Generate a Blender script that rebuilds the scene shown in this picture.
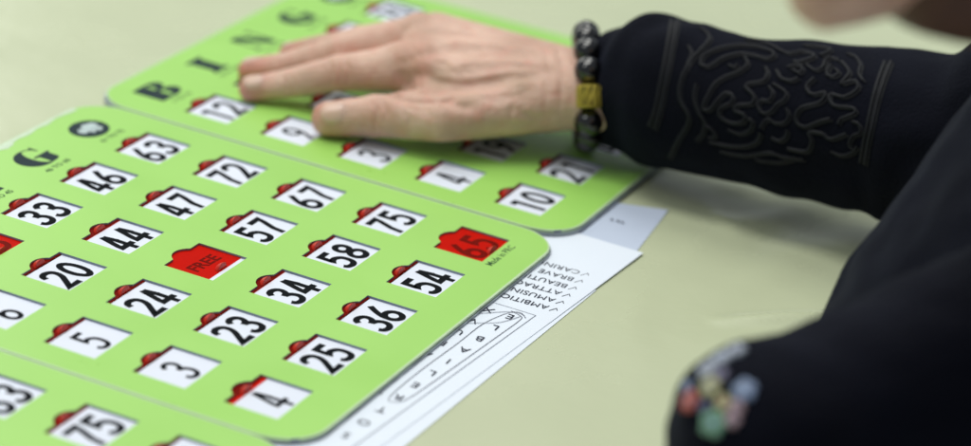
import bpy, bmesh, math, random
import numpy as np
from mathutils import Vector, Matrix, noise
from mathutils.bvhtree import BVHTree

random.seed(7)
for o in list(bpy.data.objects):
    bpy.data.objects.remove(o)
SC = bpy.context.scene
COL = SC.collection

# ------------------------------------------------------------------ camera
# solved from the grid of windows on the card (metres; world x runs along a row of the card, y up its columns)
ROT = Matrix(((0.4159156, -0.9011026, 0.1225897),
              (-0.3098665, -0.2671596, -0.9124738),
              (0.8549836, 0.3415257, -0.3903374)))
TR = Vector((-0.17774241, 0.01805577, 0.92341578)) * (47 / 36)
CAM = -(ROT.transposed() @ TR)
FPX = 2954.49
cam_data = bpy.data.cameras.new('camera')
cam = bpy.data.objects.new('camera', cam_data)
COL.objects.link(cam)
SC.camera = cam
m = Matrix.Identity(4)
right, down, fwd = ROT[0], ROT[1], ROT[2]
for i in range(3):
    m[i][0] = right[i]; m[i][1] = -down[i]; m[i][2] = -fwd[i]; m[i][3] = CAM[i]
cam.matrix_world = m
cam_data.sensor_width = 36
cam_data.lens = FPX / 971 * 36
cam_data.clip_start = 0.05
cam_data.clip_end = 50
cam_data.dof.use_dof = True
cam_data.dof.focus_distance = 1.255
cam_data.dof.aperture_fstop = 4.5
cam_data.dof.aperture_blades = 7

# ------------------------------------------------------------------ world and lamps
world = bpy.data.worlds.new('World')
SC.world = world
world.use_nodes = True
bg = world.node_tree.nodes['Background']
bg.inputs[0].default_value = (0.86, 0.94, 1.0, 1)
bg.inputs[1].default_value = 0.29

def area(name, loc, target, sx, sy, power, col=(1, 1, 1)):
    l = bpy.data.lights.new(name, 'AREA')
    l.shape = 'RECTANGLE'; l.size = sx; l.size_y = sy; l.energy = power; l.color = col
    o = bpy.data.objects.new(name, l)
    o.location = loc
    o.rotation_euler = (Vector(target) - Vector(loc)).to_track_quat('-Z', 'Y').to_euler()
    COL.objects.link(o)
    return o
# ceiling fluorescent panels above the table
area('ceiling_panel_lamp', (0.10, 0.35, 1.9), (0.15, -0.15, 0), 0.6, 1.1, 16.5, (1.0, 1.0, 0.94))
area('ceiling_panel_lamp', (1.20, 0.30, 1.9), (0.25, -0.15, 0), 0.6, 1.1, 12, (1.0, 1.0, 0.94))
area('ceiling_panel_lamp', (-0.9, 0.7, 1.9), (0.1, -0.1, 0), 0.6, 1.1, 7.5, (0.97, 1.0, 0.97))
# broad lamp added far behind the cards to give them a sheen
area('sheen_lamp', (2.5, 2.7, 1.55), (0.1, 0.0, 0), 1.9, 1.4, 17, (1.0, 1.0, 0.93))

SC.view_settings.view_transform = 'Standard'
SC.view_settings.look = 'None'
SC.view_settings.exposure = 0.20
SC.view_settings.gamma = 1.0
SC.cycles.use_denoising = True

# ------------------------------------------------------------------ helpers
def pz(x, y, z):
    """a measured point of the photograph at a known real height"""
    d = ROT.transposed() @ Vector(((x - 485.5) / FPX, (y - 223) / FPX, 1))
    return CAM + d * ((z - CAM.z) / d.z)

def pd(x, y, dep):
    return CAM + ROT.transposed() @ Vector(((x - 485.5) / FPX, (y - 223) / FPX, 1)) * dep

def depth(p):
    return (ROT @ Vector(p) + TR).z

def lin(r, g, b):
    f = lambda c: (c / 255 / 12.92) if c / 255 <= 0.04045 else ((c / 255 + 0.055) / 1.055) ** 2.4
    return (f(r), f(g), f(b), 1)

def mat(name, col, rough=0.5, coat=0.0, coat_rough=0.1, spec=0.5, metal=0.0, var=0.0, vscale=30.0, bump=0.0, bscale=200.0,
        bdist=0.0005, sss=0.0, col2=None, rvar=0.0, bdetail=4.0):
    m = bpy.data.materials.new(name)
    m.use_nodes = True
    nt = m.node_tree; N = nt.nodes; L = nt.links
    b = N['Principled BSDF']
    b.inputs['Base Color'].default_value = col
    b.inputs['Roughness'].default_value = rough
    b.inputs['Coat Weight'].default_value = coat
    b.inputs['Coat Roughness'].default_value = coat_rough
    b.inputs['Specular IOR Level'].default_value = spec
    b.inputs['Metallic'].default_value = metal
    tc = N.new('ShaderNodeTexCoord')
    if var > 0 or col2:
        n = N.new('ShaderNodeTexNoise'); n.inputs['Scale'].default_value = vscale; n.inputs['Detail'].default_value = 5
        L.new(tc.outputs['Object'], n.inputs['Vector'])
        r = N.new('ShaderNodeMapRange')
        r.inputs['From Min'].default_value = 0.3; r.inputs['From Max'].default_value = 0.7
        L.new(n.outputs['Fac'], r.inputs['Value'])
        mx = N.new('ShaderNodeMix'); mx.data_type = 'RGBA'
        c2 = col2 or tuple(c * (1 - var) for c in col[:3]) + (1,)
        mx.inputs[6].default_value = col; mx.inputs[7].default_value = c2
        L.new(r.outputs['Result'], mx.inputs[0])
        L.new(mx.outputs[2], b.inputs['Base Color'])
    if rvar > 0:
        n = N.new('ShaderNodeTexNoise'); n.inputs['Scale'].default_value = vscale * 2.3; n.inputs['Detail'].default_value = 6
        L.new(tc.outputs['Object'], n.inputs['Vector'])
        r = N.new('ShaderNodeMapRange')
        r.inputs['From Min'].default_value = 0.3; r.inputs['From Max'].default_value = 0.7
        r.inputs['To Min'].default_value = rough - rvar; r.inputs['To Max'].default_value = rough + rvar
        L.new(n.outputs['Fac'], r.inputs['Value'])
        L.new(r.outputs['Result'], b.inputs['Roughness'])
    if bump > 0:
        n = N.new('ShaderNodeTexNoise'); n.inputs['Scale'].default_value = bscale; n.inputs['Detail'].default_value = bdetail
        L.new(tc.outputs['Object'], n.inputs['Vector'])
        bp = N.new('ShaderNodeBump'); bp.inputs['Strength'].default_value = bump; bp.inputs['Distance'].default_value = bdist
        L.new(n.outputs['Fac'], bp.inputs['Height'])
        L.new(bp.outputs['Normal'], b.inputs['Normal'])
    if sss > 0:
        b.inputs['Subsurface Weight'].default_value = sss
        b.inputs['Subsurface Radius'].default_value = (1.0, 0.35, 0.18)
        b.inputs['Subsurface Scale'].default_value = 0.006
    return m

M = {}
M['green'] = mat('green_print', (0.375, 0.72, 0.140, 1), 0.36, coat=0.25, coat_rough=0.22, var=0.06, vscale=7, bump=0.22, bscale=12, bdist=0.0014, rvar=0.10)
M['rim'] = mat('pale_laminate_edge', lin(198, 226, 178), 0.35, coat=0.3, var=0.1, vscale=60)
M['glare'] = mat('laminate_glare', lin(214, 234, 204), 0.3, coat=0.5, var=0.12, vscale=200, bump=0.4, bscale=300)  # pale colour standing for glare on the laminate
M['board'] = mat('grey_board_edge', lin(178, 190, 198), 0.6, var=0.45, vscale=90, bump=0.3, bscale=500)
M['white'] = mat('white_number_paper', lin(228, 233, 246), 0.6, spec=0.2, var=0.03, vscale=40)
M['ink'] = mat('black_ink', lin(14, 18, 23), 0.8, spec=0.08, var=0.2, vscale=100)
M['header'] = mat('dark_header_ink', lin(24, 46, 52), 0.6, spec=0.2, var=0.15, vscale=120)
M['smallink'] = mat('small_print_ink', lin(48, 84, 50), 0.6, spec=0.2)
M['emblem'] = mat('pale_emblem_ink', lin(196, 214, 214), 0.4, var=0.35, vscale=160)
M['paper'] = mat('white_paper', lin(232, 240, 252), 0.6, var=0.03, vscale=15, bump=0.15, bscale=60, bdist=0.0004)
M['bluepaper'] = mat('bluish_paper', lin(196, 207, 228), 0.6, var=0.04, vscale=15)
M['print'] = mat('paper_print', lin(44, 48, 64), 0.6, spec=0.2)
M['pencil'] = mat('pencil_line', lin(118, 122, 136), 0.6)
M['pen'] = mat('pen_line', lin(72, 72, 88), 0.6, spec=0.2)
M['nail'] = mat('nail', lin(220, 176, 156), 0.32, coat=0.2, coat_rough=0.25, sss=0.2)
M['fabric'] = mat('black_fabric', lin(10, 12, 23), 0.9, spec=0.1, var=0.35, vscale=25, bump=0.8, bscale=700, bdist=0.0008)
M['braid'] = mat('black_braid', lin(18, 20, 27), 0.62, spec=0.25, var=0.3, vscale=300, bump=0.5, bscale=1500, bdist=0.0004)
M['bead'] = mat('black_glass_bead', (0.004, 0.004, 0.005, 1), 0.05, spec=0.6, coat=0.3, coat_rough=0.03)
M['brass'] = mat('engraved_brass', lin(196, 176, 74), 0.35, metal=0.55, var=0.3, vscale=250, bump=0.3, bscale=600)
M['brassdark'] = mat('brass_recess', lin(46, 38, 14), 0.6, metal=0.3)
M['cord'] = mat('elastic_cord', lin(18, 18, 20), 0.7)
M['hair'] = mat('dark_hair', lin(88, 54, 36), 0.6, var=0.4, vscale=200, bump=0.8, bscale=300)

def red_plastic(nm='red_shutter_plastic', lo=0.12, hi=0.19):
    m = bpy.data.materials.new(nm)
    m.use_nodes = True
    nt = m.node_tree; N = nt.nodes; L = nt.links
    b = N['Principled BSDF']
    b.inputs['Base Color'].default_value = lin(216, 50, 30)
    b.inputs['Roughness'].default_value = 0.3
    b.inputs['Specular IOR Level'].default_value = 0.3
    tr = N.new('ShaderNodeBsdfTransparent'); tr.inputs[0].default_value = (0.95, 0.25, 0.10, 1)
    n = N.new('ShaderNodeTexNoise'); n.inputs['Scale'].default_value = 90; n.inputs['Detail'].default_value = 3
    tc = N.new('ShaderNodeTexCoord'); L.new(tc.outputs['Object'], n.inputs['Vector'])
    r = N.new('ShaderNodeMapRange'); r.inputs['To Min'].default_value = lo; r.inputs['To Max'].default_value = hi
    L.new(n.outputs['Fac'], r.inputs['Value'])
    mx = N.new('ShaderNodeMixShader')
    L.new(r.outputs['Result'], mx.inputs[0])
    L.new(tr.outputs[0], mx.inputs[1]); L.new(b.outputs[0], mx.inputs[2])
    L.new(mx.outputs[0], N['Material Output'].inputs[0])
    return m
M['red'] = red_plastic()
M['redtab'] = red_plastic('thick_red_tab_plastic', 0.72, 0.9)

PINK = lin(206, 128, 112); KN = lin(202, 146, 124); OLV = lin(168, 148, 118)
spots = [(pz(243, 86, .006), .024, .7, PINK), (pz(243, 70, .006), .024, .75, PINK), (pz(283, 55, .007), .022, .6, PINK), (pz(318, 116, .008), .026, .55, PINK),
         (pz(340, 72, .026), .013, .45, KN), (pz(345, 51, .03), .013, .4, KN), (pz(415, 60, .04), .015, .4, KN), (pz(410, 40, .045), .015, .35, KN), (pz(375, 112, .02), .014, .35, KN),
         (pz(470, 84, .04), .016, .45, OLV), (pz(520, 78, .042), .014, .35, OLV), (pz(440, 76, .035), .010, .35, OLV)]
def skin_mat(name, a, b_, c_):
    m = mat(name, a, 0.46, spec=0.42, sss=0.22)
    nt = m.node_tree; N = nt.nodes; L = nt.links
    b = N['Principled BSDF']
    tc = N.new('ShaderNodeTexCoord')
    n1 = N.new('ShaderNodeTexNoise'); n1.inputs['Scale'].default_value = 38; n1.inputs['Detail'].default_value = 6
    n2 = N.new('ShaderNodeTexNoise'); n2.inputs['Scale'].default_value = 130; n2.inputs['Detail'].default_value = 4
    L.new(tc.outputs['Object'], n1.inputs['Vector']); L.new(tc.outputs['Object'], n2.inputs['Vector'])
    r1 = N.new('ShaderNodeMapRange'); r1.inputs['From Min'].default_value = 0.36; r1.inputs['From Max'].default_value = 0.66
    r2 = N.new('ShaderNodeMapRange'); r2.inputs['From Min'].default_value = 0.5; r2.inputs['From Max'].default_value = 0.72
    r2.inputs['To Max'].default_value = 0.55
    L.new(n1.outputs['Fac'], r1.inputs['Value']); L.new(n2.outputs['Fac'], r2.inputs['Value'])
    m1 = N.new('ShaderNodeMix'); m1.data_type = 'RGBA'; m1.inputs[6].default_value = a; m1.inputs[7].default_value = b_
    m2 = N.new('ShaderNodeMix'); m2.data_type = 'RGBA'; m2.inputs[7].default_value = c_
    L.new(r1.outputs['Result'], m1.inputs[0]); L.new(m1.outputs[2], m2.inputs[6]); L.new(r2.outputs['Result'], m2.inputs[0])
    last = m2.outputs[2]
    for (c, rad, amt, colr) in spots:
        d = N.new('ShaderNodeVectorMath'); d.operation = 'DISTANCE'; d.inputs[1].default_value = tuple(c)
        L.new(tc.outputs['Object'], d.inputs[0])
        r = N.new('ShaderNodeMapRange'); r.interpolation_type = 'SMOOTHSTEP'
        r.inputs['From Min'].default_value = rad; r.inputs['From Max'].default_value = rad * 0.2
        r.inputs['To Min'].default_value = 0; r.inputs['To Max'].default_value = amt
        L.new(d.outputs['Value'], r.inputs['Value'])
        mx = N.new('ShaderNodeMix'); mx.data_type = 'RGBA'; mx.inputs[7].default_value = colr
        L.new(last, mx.inputs[6]); L.new(r.outputs['Result'], mx.inputs[0]); last = mx.outputs[2]
    L.new(last, b.inputs['Base Color'])
    v = N.new('ShaderNodeTexVoronoi'); v.inputs['Scale'].default_value = 620; v.feature = 'DISTANCE_TO_EDGE'
    L.new(tc.outputs['Object'], v.inputs['Vector'])
    n3 = N.new('ShaderNodeTexNoise'); n3.inputs['Scale'].default_value = 150; n3.inputs['Detail'].default_value = 6
    L.new(tc.outputs['Object'], n3.inputs['Vector'])
    ad = N.new('ShaderNodeMath'); ad.operation = 'MULTIPLY_ADD'; ad.inputs[1].default_value = 2.2
    L.new(n3.outputs['Fac'], ad.inputs[0]); L.new(v.outputs['Distance'], ad.inputs[2])
    bp = N.new('ShaderNodeBump'); bp.inputs['Strength'].default_value = 0.75; bp.inputs['Distance'].default_value = 0.0007
    L.new(ad.outputs[0], bp.inputs['Height']); L.new(bp.outputs['Normal'], b.inputs['Normal'])
    return m
M['skin'] = skin_mat('skin', lin(224, 187, 168), lin(198, 160, 140), lin(212, 152, 136))

def table_mat():
    m = mat('pale_green_vinyl', lin(201, 208, 174), 0.25, spec=0.5, var=0.07, vscale=5, rvar=0.07, bump=0.3, bscale=14, bdist=0.004, bdetail=6)
    return m
M['table'] = table_mat()

def link_mesh(name, me, material, parent=None, smooth=False):
    o = bpy.data.objects.new(name, me)
    COL.objects.link(o)
    if material is not None:
        for k in (material if isinstance(material, (list, tuple)) else [material]):
            me.materials.append(k)
    if parent: o.parent = parent
    if smooth:
        for p in me.polygons: p.use_smooth = True
    return o

def from_bm(name, bm, material, parent=None, smooth=False):
    me = bpy.data.meshes.new(name)
    bm.to_mesh(me); bm.free()
    return link_mesh(name, me, material, parent, smooth)

def tag(o, label=None, cat=None, group=None, kind=None):
    if label: o['label'] = label
    if cat: o['category'] = cat
    if group: o['group'] = group
    if kind: o['kind'] = kind
    return o

def empty(name, loc, rz=0):
    o = bpy.data.objects.new(name, None)
    o.empty_display_size = 0.02
    o.location = loc; o.rotation_euler = (0, 0, rz)
    COL.objects.link(o)
    return o

def eval_mesh(o, name):
    dg = bpy.context.evaluated_depsgraph_get()
    dg.update()
    me = bpy.data.meshes.new_from_object(o.evaluated_get(dg))
    me.name = name
    bpy.data.objects.remove(o)
    return me

def sheet2d(name, splines, z0, z1, bevel=0.0):
    """flat polygons with holes, solid between z0 and z1"""
    cu = bpy.data.curves.new(name, 'CURVE')
    cu.dimensions = '2D'; cu.fill_mode = 'BOTH'
    cu.extrude = (z1 - z0) / 2 - bevel
    if bevel: cu.bevel_depth = bevel; cu.bevel_resolution = 2; cu.offset = -bevel
    for pts in splines:
        s = cu.splines.new('POLY'); s.points.add(len(pts) - 1); s.use_cyclic_u = True
        for i, p in enumerate(pts): s.points[i].co = (p[0], p[1], 0, 1)
    o = bpy.data.objects.new(name, cu); COL.objects.link(o)
    me = eval_mesh(o, name)
    me.transform(Matrix.Translation((0, 0, (z0 + z1) / 2)))
    bpy.data.curves.remove(cu)
    return me

def ribbon(bm, pts, t, z, closed=False, mi=0):
    """a flat stroke of width t"""
    P = [Vector((p[0], p[1])) for p in pts]
    n = len(P); L = []; Rr = []
    for i in range(n):
        a = P[i - 1] if (i > 0 or closed) else P[i]
        b = P[(i + 1) % n] if (i < n - 1 or closed) else P[i]
        d1 = (P[i] - a); d2 = (b - P[i])
        if d1.length < 1e-9: d1 = d2
        if d2.length < 1e-9: d2 = d1
        d1.normalize(); d2.normalize()
        n1 = Vector((-d1.y, d1.x)); n2 = Vector((-d2.y, d2.x))
        mm = n1 + n2
        if mm.length < 1e-6: mm = n1
        mm.normalize()
        k = 1 / max(0.45, mm.dot(n1))
        L.append(bm.verts.new((P[i].x + mm.x * t / 2 * k, P[i].y + mm.y * t / 2 * k, z)))
        Rr.append(bm.verts.new((P[i].x - mm.x * t / 2 * k, P[i].y - mm.y * t / 2 * k, z)))
    for i in range(n if closed else n - 1):
        j = (i + 1) % n
        f = bm.faces.new((L[i], Rr[i], Rr[j], L[j])); f.material_index = mi
        if f.normal.z < 0 or True:
            f.normal_update()
            if f.normal.z < 0: f.normal_flip()

def crom(pts, sub=6):
    P = [Vector(p) for p in pts]; out = []
    for i in range(len(P) - 1):
        p0 = P[max(i - 1, 0)]; p1 = P[i]; p2 = P[i + 1]; p3 = P[min(i + 2, len(P) - 1)]
        for k in range(sub):
            t = k / sub
            out.append(0.5 * ((2 * p1) + (p2 - p0) * t + (2 * p0 - 5 * p1 + 4 * p2 - p3) * t * t + (3 * p1 - p0 - 3 * p2 + p3) * t ** 3))
    out.append(P[-1])
    return out

def ell(cx, cy, rx, ry, a0=0, a1=360, n=20):
    return [(cx + rx * math.cos(math.radians(a0 + (a1 - a0) * k / n)), cy + ry * math.sin(math.radians(a0 + (a1 - a0) * k / n))) for k in range(n + 1)]

# digit centre lines in a box 0.56 wide and 1 high
def digit_strokes(c):
    if c == '0': return [(ell(.28, .5, .19, .415)[:-1], True)]
    if c == '1': return [([(.33, 0), (.33, .94)], False), ([(.36, .86), (.13, .86)], False)]
    if c == '2': return [(crom([(.09, .72), (.13, .86), (.28, .92), (.43, .85), (.47, .70), (.42, .52), (.28, .32), (.13, .12)]) + [(.09, .075), (.50, .075)], False)]
    if c == '3': return [(crom([(.09, .78), (.15, .88), (.28, .92), (.41, .86), (.45, .73), (.39, .59), (.24, .53)]), False),
                         (crom([(.26, .54), (.40, .48), (.47, .31), (.42, .15), (.28, .08), (.13, .12), (.08, .24)]), False)]
    if c == '4': return [([(.37, 0), (.37, .60)], False), ([(.30, 1.0), (.13, .40), (.11, .27), (.56, .27)], False), ([(.32, .98), (.38, .58)], False)]
    if c == '5': return [([(.47, .92), (.14, .92), (.13, .60)] + crom([(.13, .55), (.20, .59), (.31, .60), (.44, .50), (.47, .32), (.42, .15), (.28, .08), (.13, .12), (.08, .22)])[1:], False)]
    if c == '6': return [(ell(.28, .30, .19, .22)[:-1], True), (crom([(.38, .99), (.22, .74), (.11, .50), (.09, .32)]), False)]
    if c == '7': return [([(.07, .92), (.47, .92), (.42, .72), (.27, .35), (.22, 0)], False)]
    if c == '8': return [(ell(.28, .735, .165, .185)[:-1], True), (ell(.28, .285, .195, .205)[:-1], True)]
    if c == '9': return [(ell(.28, .70, .19, .22)[:-1], True), (crom([(.18, .01), (.34, .26), (.45, .50), (.47, .68)]), False)]

def add_number(bm, s, cx, cy, H, W, t, z, mi):
    """W = advance of one digit, H = digit height"""
    x0 = cx - W * len(s) / 2
    for i, ch in enumerate(s):
        sx = W * 0.93 / 0.56
        for k, (pts, cl) in enumerate(digit_strokes(ch)):
            ribbon(bm, [(x0 + W * i + W * 0.03 + p[0] * sx, cy - H / 2 + (p[1] * 0.96 + .02) * H) for p in pts], t, z + 0.00003 * k + 0.000004 * i, cl, mi)

def text_mesh(s, size, name='text', off=0.0):
    cu = bpy.data.curves.new(name, 'FONT')
    cu.body = s; cu.size = size; cu.align_x = 'CENTER'; cu.align_y = 'CENTER'; cu.resolution_u = 2; cu.offset = off
    o = bpy.data.objects.new(name, cu); COL.objects.link(o)
    me = eval_mesh(o, name)
    bpy.data.curves.remove(cu)
    return me

# ------------------------------------------------------------------ table
TZ = -0.0031
def seg2(x0, y0, x1, y1, hh, ww):
    a = pz(x0, y0, -.0031); b = pz(x1, y1, -.0031)
    return (Vector((a.x, a.y)), Vector((b.x, b.y)), hh, ww)
CREASE = [seg2(722, 321, 850, 317, .0030, .0046), seg2(655, 185, 690, 250, .0012, .008), seg2(650, 176, 790, 196, .0014, .007),
          seg2(700, 215, 800, 205, -.0010, .007), seg2(690, 190, 740, 240, .0010, .006), seg2(620, 270, 640, 380, .0006, .010)]
def height(x, y):
    h = 0.0
    for a, b, hh, ww in CREASE:
        d = b - a; q = Vector((x, y)) - a; t_ = max(0, min(1, q.dot(d) / d.dot(d)))
        h += hh * math.exp(-((q - d * t_).length / ww) ** 2) * (math.sin(math.pi * min(1, max(0, .12 + .76 * t_))))
    # soft folds in the vinyl beside the arm
    w = math.exp(-(((x - 0.33) / 0.10) ** 2 + ((y + 0.27) / 0.055) ** 2))
    h += 0.0012 * w * math.sin(x * 62 + y * 120 + 2 * noise.noise(Vector((x * 9, y * 9, 0))))
    h += 0.0010 * w * noise.noise(Vector((x * 30, y * 42, 3)))
    e = max(0, min(1, (-0.234 - y) / 0.02)) if x < 0.30 else max(0, min(1, (-0.215 - y) / 0.03))
    return h * e * e * (3 - 2 * e)
bm = bmesh.new()
xs = [-1.4, -0.9, -0.5, -0.2] + [0.0 + 0.003 * i for i in range(0, 220)] + [0.7, 0.8, 1.0, 1.3, 1.7, 2.2]
ys = [-0.345 + 0.003 * i for i in range(0, 84)] + [-0.05, 0.05, 0.2, 0.5, 0.9, 1.3, 1.6]
V = [[bm.verts.new((x, y, height(x, y))) for x in xs] for y in ys]
for j in range(len(ys) - 1):
    for i in range(len(xs) - 1):
        bm.faces.new((V[j][i], V[j][i + 1], V[j + 1][i + 1], V[j + 1][i]))
# rolled front edge and skirt
edge = V[0]
for dz, dy in ((-0.004, -0.006), (-0.012, -0.009), (-0.20, -0.010)):
    nxt = [bm.verts.new((v.co.x, -0.345 + dy, dz)) for v in edge]
    for i in range(len(xs) - 1):
        bm.faces.new((edge[i + 1], edge[i], nxt[i], nxt[i + 1]))
    edge = nxt
table = from_bm('table', bm, M['table'], smooth=True)
table.location = (0, 0, TZ)
tag(table, kind='structure')

# ------------------------------------------------------------------ papers
def paper(name, corners, z, material, label, thick=0.00018, curl=0.0, group=None):
    """corners a,b,c,d in the plane, lifted a little at corner a"""
    bm = bmesh.new()
    a, b, c, d = [Vector((p[0], p[1], 0)) for p in corners]
    o0 = (a + b + c + d) / 4
    n = 14
    top = []
    for j in range(n + 1):
        row = []
        for i in range(n + 1):
            s, t_ = i / n, j / n
            p = (a * (1 - s) + b * s) * (1 - t_) + (d * (1 - s) + c * s) * t_
            w = max(0, 1 - math.hypot(s * 2.8, t_ * 2.8))
            row.append(bm.verts.new((p.x - o0.x, p.y - o0.y, curl * w * w + 0.0)))
        top.append(row)
    fs = [bm.faces.new((top[j][i], top[j][i + 1], top[j + 1][i + 1], top[j + 1][i])) for j in range(n) for i in range(n)]
    bm.normal_update()
    if fs[0].normal.z < 0:
        for f in fs: f.normal_flip()
    r = bmesh.ops.solidify(bm, geom=bm.faces[:], thickness=thick)
    ob = from_bm(name, bm, material, smooth=False)
    ob.location = (o0.x, o0.y, z)
    tag(ob, label, 'paper')
    return ob

mm = 0.001
slip = paper('paper_sheet', [(0.2912, -0.2183), (0.2370, -0.2243), (0.2100, -0.1200), (0.2545, -0.1150)], TZ + 0.00034, M['bluepaper'],
      'small bluish slip of paper poking out from under the far card behind the white sheets', curl=0.0004)
bm = bmesh.new()
for x0, y0, l_ in ((618, 222.0, 2.2), (612, 220.6, 1.6), (596.5, 216.5, 1.4), (622.5, 223.2, 1.2)):
    p = pz(x0, y0, -.0027) - slip.location
    ribbon(bm, [(p.x - .001 * l_ * .5, p.y - .0008), (p.x, p.y + .0006), (p.x + .001 * l_ * .4, p.y - .0003), (p.x + .001 * l_ * .5, p.y + .0010)], .00055, 0)
sm = from_bm('printed_marks', bm, M['print'], slip); sm.location = (0, 0, .00052)
paper('paper_sheet', [(0.185, -0.2262), (-0.15, -0.2205), (-0.147, -0.0900), (0.187, -0.0950)], TZ + 0.00034, M['paper'],
      'lower white sheet showing only a narrow blank strip beneath the word puzzle sheet')
puz = paper('puzzle_sheet', [(0.2351, -0.2281), (-0.13, -0.2100), (-0.124, -0.0900), (0.2410, -0.1080)], TZ + 0.00062, M['paper'],
            'white word search sheet with printed letters and a checked word list under the green card', curl=0.0006)
PZ = puz.location.z + 0.00025
def on_paper(me, x, y, ang, name, material, label=None):
    o = link_mesh(name, me, material, puz)
    o.location = (x - puz.location.x, y - puz.location.y, PZ - puz.location.z)
    o.rotation_euler = (0, 0, ang)
    return o
READ = math.radians(93)
for i, wd in enumerate(['AMBITIOUS', 'AMUSING', 'ATTRACTIVE', 'BEAUTIFUL', 'BRAVE', 'CARING']):
    cu = bpy.data.curves.new('w', 'FONT'); cu.body = wd; cu.size = 0.0068; cu.space_character = 1.04; cu.align_x = 'LEFT'; cu.align_y = 'CENTER'
    o = bpy.data.objects.new('w', cu); COL.objects.link(o)
    me = eval_mesh(o, 'printed_word')
    w = max(v.co.x for v in me.vertices)
    me.transform(Matrix.Diagonal((0.80, 0.92, 1, 1)))
    on_paper(me, (153.2 + 8.6 * i) * mm, (-217.0 + 0.7 * i) * mm, READ, 'printed_word', M['print'])
    bm = bmesh.new()
    ribbon(bm, [(-3.6 * mm, 0.6 * mm), (-2.6 * mm, -1.5 * mm), (-0.6 * mm, 2.6 * mm)], 0.00042, 0)
    me = bpy.data.meshes.new('check_mark'); bm.to_mesh(me); bm.free()
    on_paper(me, (153.2 + 8.6 * i) * mm, (-217.6 + 0.7 * i) * mm, READ, 'check_mark', M['pen'])
cols = [(-207.6, 'SOTRELIABLE'), (-197.4, 'ODWKSARUVX'), (-187.0, 'MEGIATNCHY')]
for yy, word in cols:
    for k, ch in enumerate(reversed(word)):
        xx = 134.2 - 14.0 * k
        me = text_mesh(ch, 0.0070, 'puzzle_letter')
        on_paper(me, xx * mm, (yy + 0.045 * 14 * k) * mm, READ, 'puzzle_letter', M['print'])
def paper_line(pts, t, material, dz, name):
    bm = bmesh.new()
    ribbon(bm, [(p[0] * mm - puz.location.x, p[1] * mm - puz.location.y) for p in pts], t, 0)
    me = bpy.data.meshes.new(name); bm.to_mesh(me); bm.free()
    o = link_mesh(name, me, material, puz)
    o.location = (0, 0, PZ - puz.location.z + dz)
paper_line([(142.5, -150), (142.4, -215.8), (-60, -205.5)], 0.0003, M['pencil'], 0.00001, 'grid_border')
loop = crom([(139.5, -205.5, 0), (137.5, -210.8, 0), (133, -212.3, 0), (110, -211.2, 0), (70, -209.0, 0), (38, -206.8, 0), (31, -203.5, 0), (34, -200.2, 0), (60, -199.6, 0), (95, -200.8, 0), (118, -201.2, 0), (131, -203.5, 0), (138, -206.0, 0), (140.5, -209.5, 0), (137.0, -213.5, 0)], 8)
paper_line([(p.x, p.y) for p in loop], 0.00030, M['pen'], 0.00003, 'pen_loop')
paper_line([(p.x, p.y) for p in crom([(118, -186, 0), (123.7, -192, 0), (133, -200, 0), (139.5, -207, 0), (139.0, -212, 0)], 6)], 0.00036, M['pencil'], 0.00005, 'pencil_loop')
paper_line([(p.x, p.y) for p in crom([(107, -186, 0), (112.6, -191.7, 0), (119, -199, 0), (126, -206.5, 0), (137, -211.0, 0)], 6)], 0.00036, M['pencil'], 0.00007, 'pencil_loop')

# ------------------------------------------------------------------ bingo cards
PU = 0.047; PV = 0.047 * 0.8724
WW = 0.634 * PU; WH = 0.580 * PV
def C2(u, v): return (u * PU, -v * PV)
def rrect(u0, v0, u1, v1, r, grow=0.0, n=9):
    x0, y1 = C2(u0, v0); x1, y0 = C2(u1, v1)
    x0 -= grow; x1 += grow; y0 -= grow; y1 += grow
    out = []
    for cx, cy, a in ((x1 - r, y1 - r, 0), (x0 + r, y1 - r, 90), (x0 + r, y0 + r, 180), (x1 - r, y0 + r, 270)):
        for k in range(n + 1):
            th = math.radians(a + 90 * k / n)
            out.append((cx + r * math.cos(th), cy + r * math.sin(th)))
    return out
def window_hole(u, v):
    x, y = C2(u, v)
    pts = [(x - WW / 2, y - WH / 2), (x + WW / 2, y - WH / 2), (x + WW / 2, y + WH / 2)]
    hw = 0.155 * PU; sag = 0.088 * PV
    R = (hw * hw + sag * sag) / (2 * sag); cy = y + WH / 2 + sag - R; th = math.asin(hw / R)
    for k in range(11):
        a = th - 2 * th * k / 10
        pts.append((x + R * math.sin(a), cy + R * math.cos(a)))
    pts.append((x - WW / 2, y + WH / 2))
    return pts
U0, U1, V0, V1 = -0.66, 4.69, -1.33, 4.76
RC = 0.45 * PU
face_me = sheet2d('face_panel', [rrect(U0, V0, U1, V1, RC)] + [window_hole(c, r) for c in range(5) for r in range(5)], -0.0012, 0.0)
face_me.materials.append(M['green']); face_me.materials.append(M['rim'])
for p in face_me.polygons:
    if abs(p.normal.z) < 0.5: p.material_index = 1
# pull window walls to the grey board colour
M['wall'] = mat('window_cut_edge', lin(128, 138, 156), 0.6)
face_me.materials.append(M['wall'])
for p in face_me.polygons:
    if p.material_index == 1:
        c = p.center
        u = c.x / PU; v = -c.y / PV
        if U0 + 0.1 < u < U1 - 0.1 and V0 + 0.1 < v < V1 - 0.1: p.material_index = 2
spacer_me = sheet2d('spacer', [rrect(U0, V0, U1, V1, RC, -0.0002), rrect(U0, V0, U1, V1, RC * 0.8, -0.004)], -0.00135, -0.00122)
back_me = sheet2d('backing_board', [rrect(U0, V0, U1, V1, RC, 0.0006)], -0.0028, -0.00137)
bm = bmesh.new(); bm.from_mesh(spacer_me); bm.from_mesh(back_me)
back_me = bpy.data.meshes.new('backing_board'); bm.to_mesh(back_me); bm.free(); back_me.materials.append(M['board'])

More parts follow.
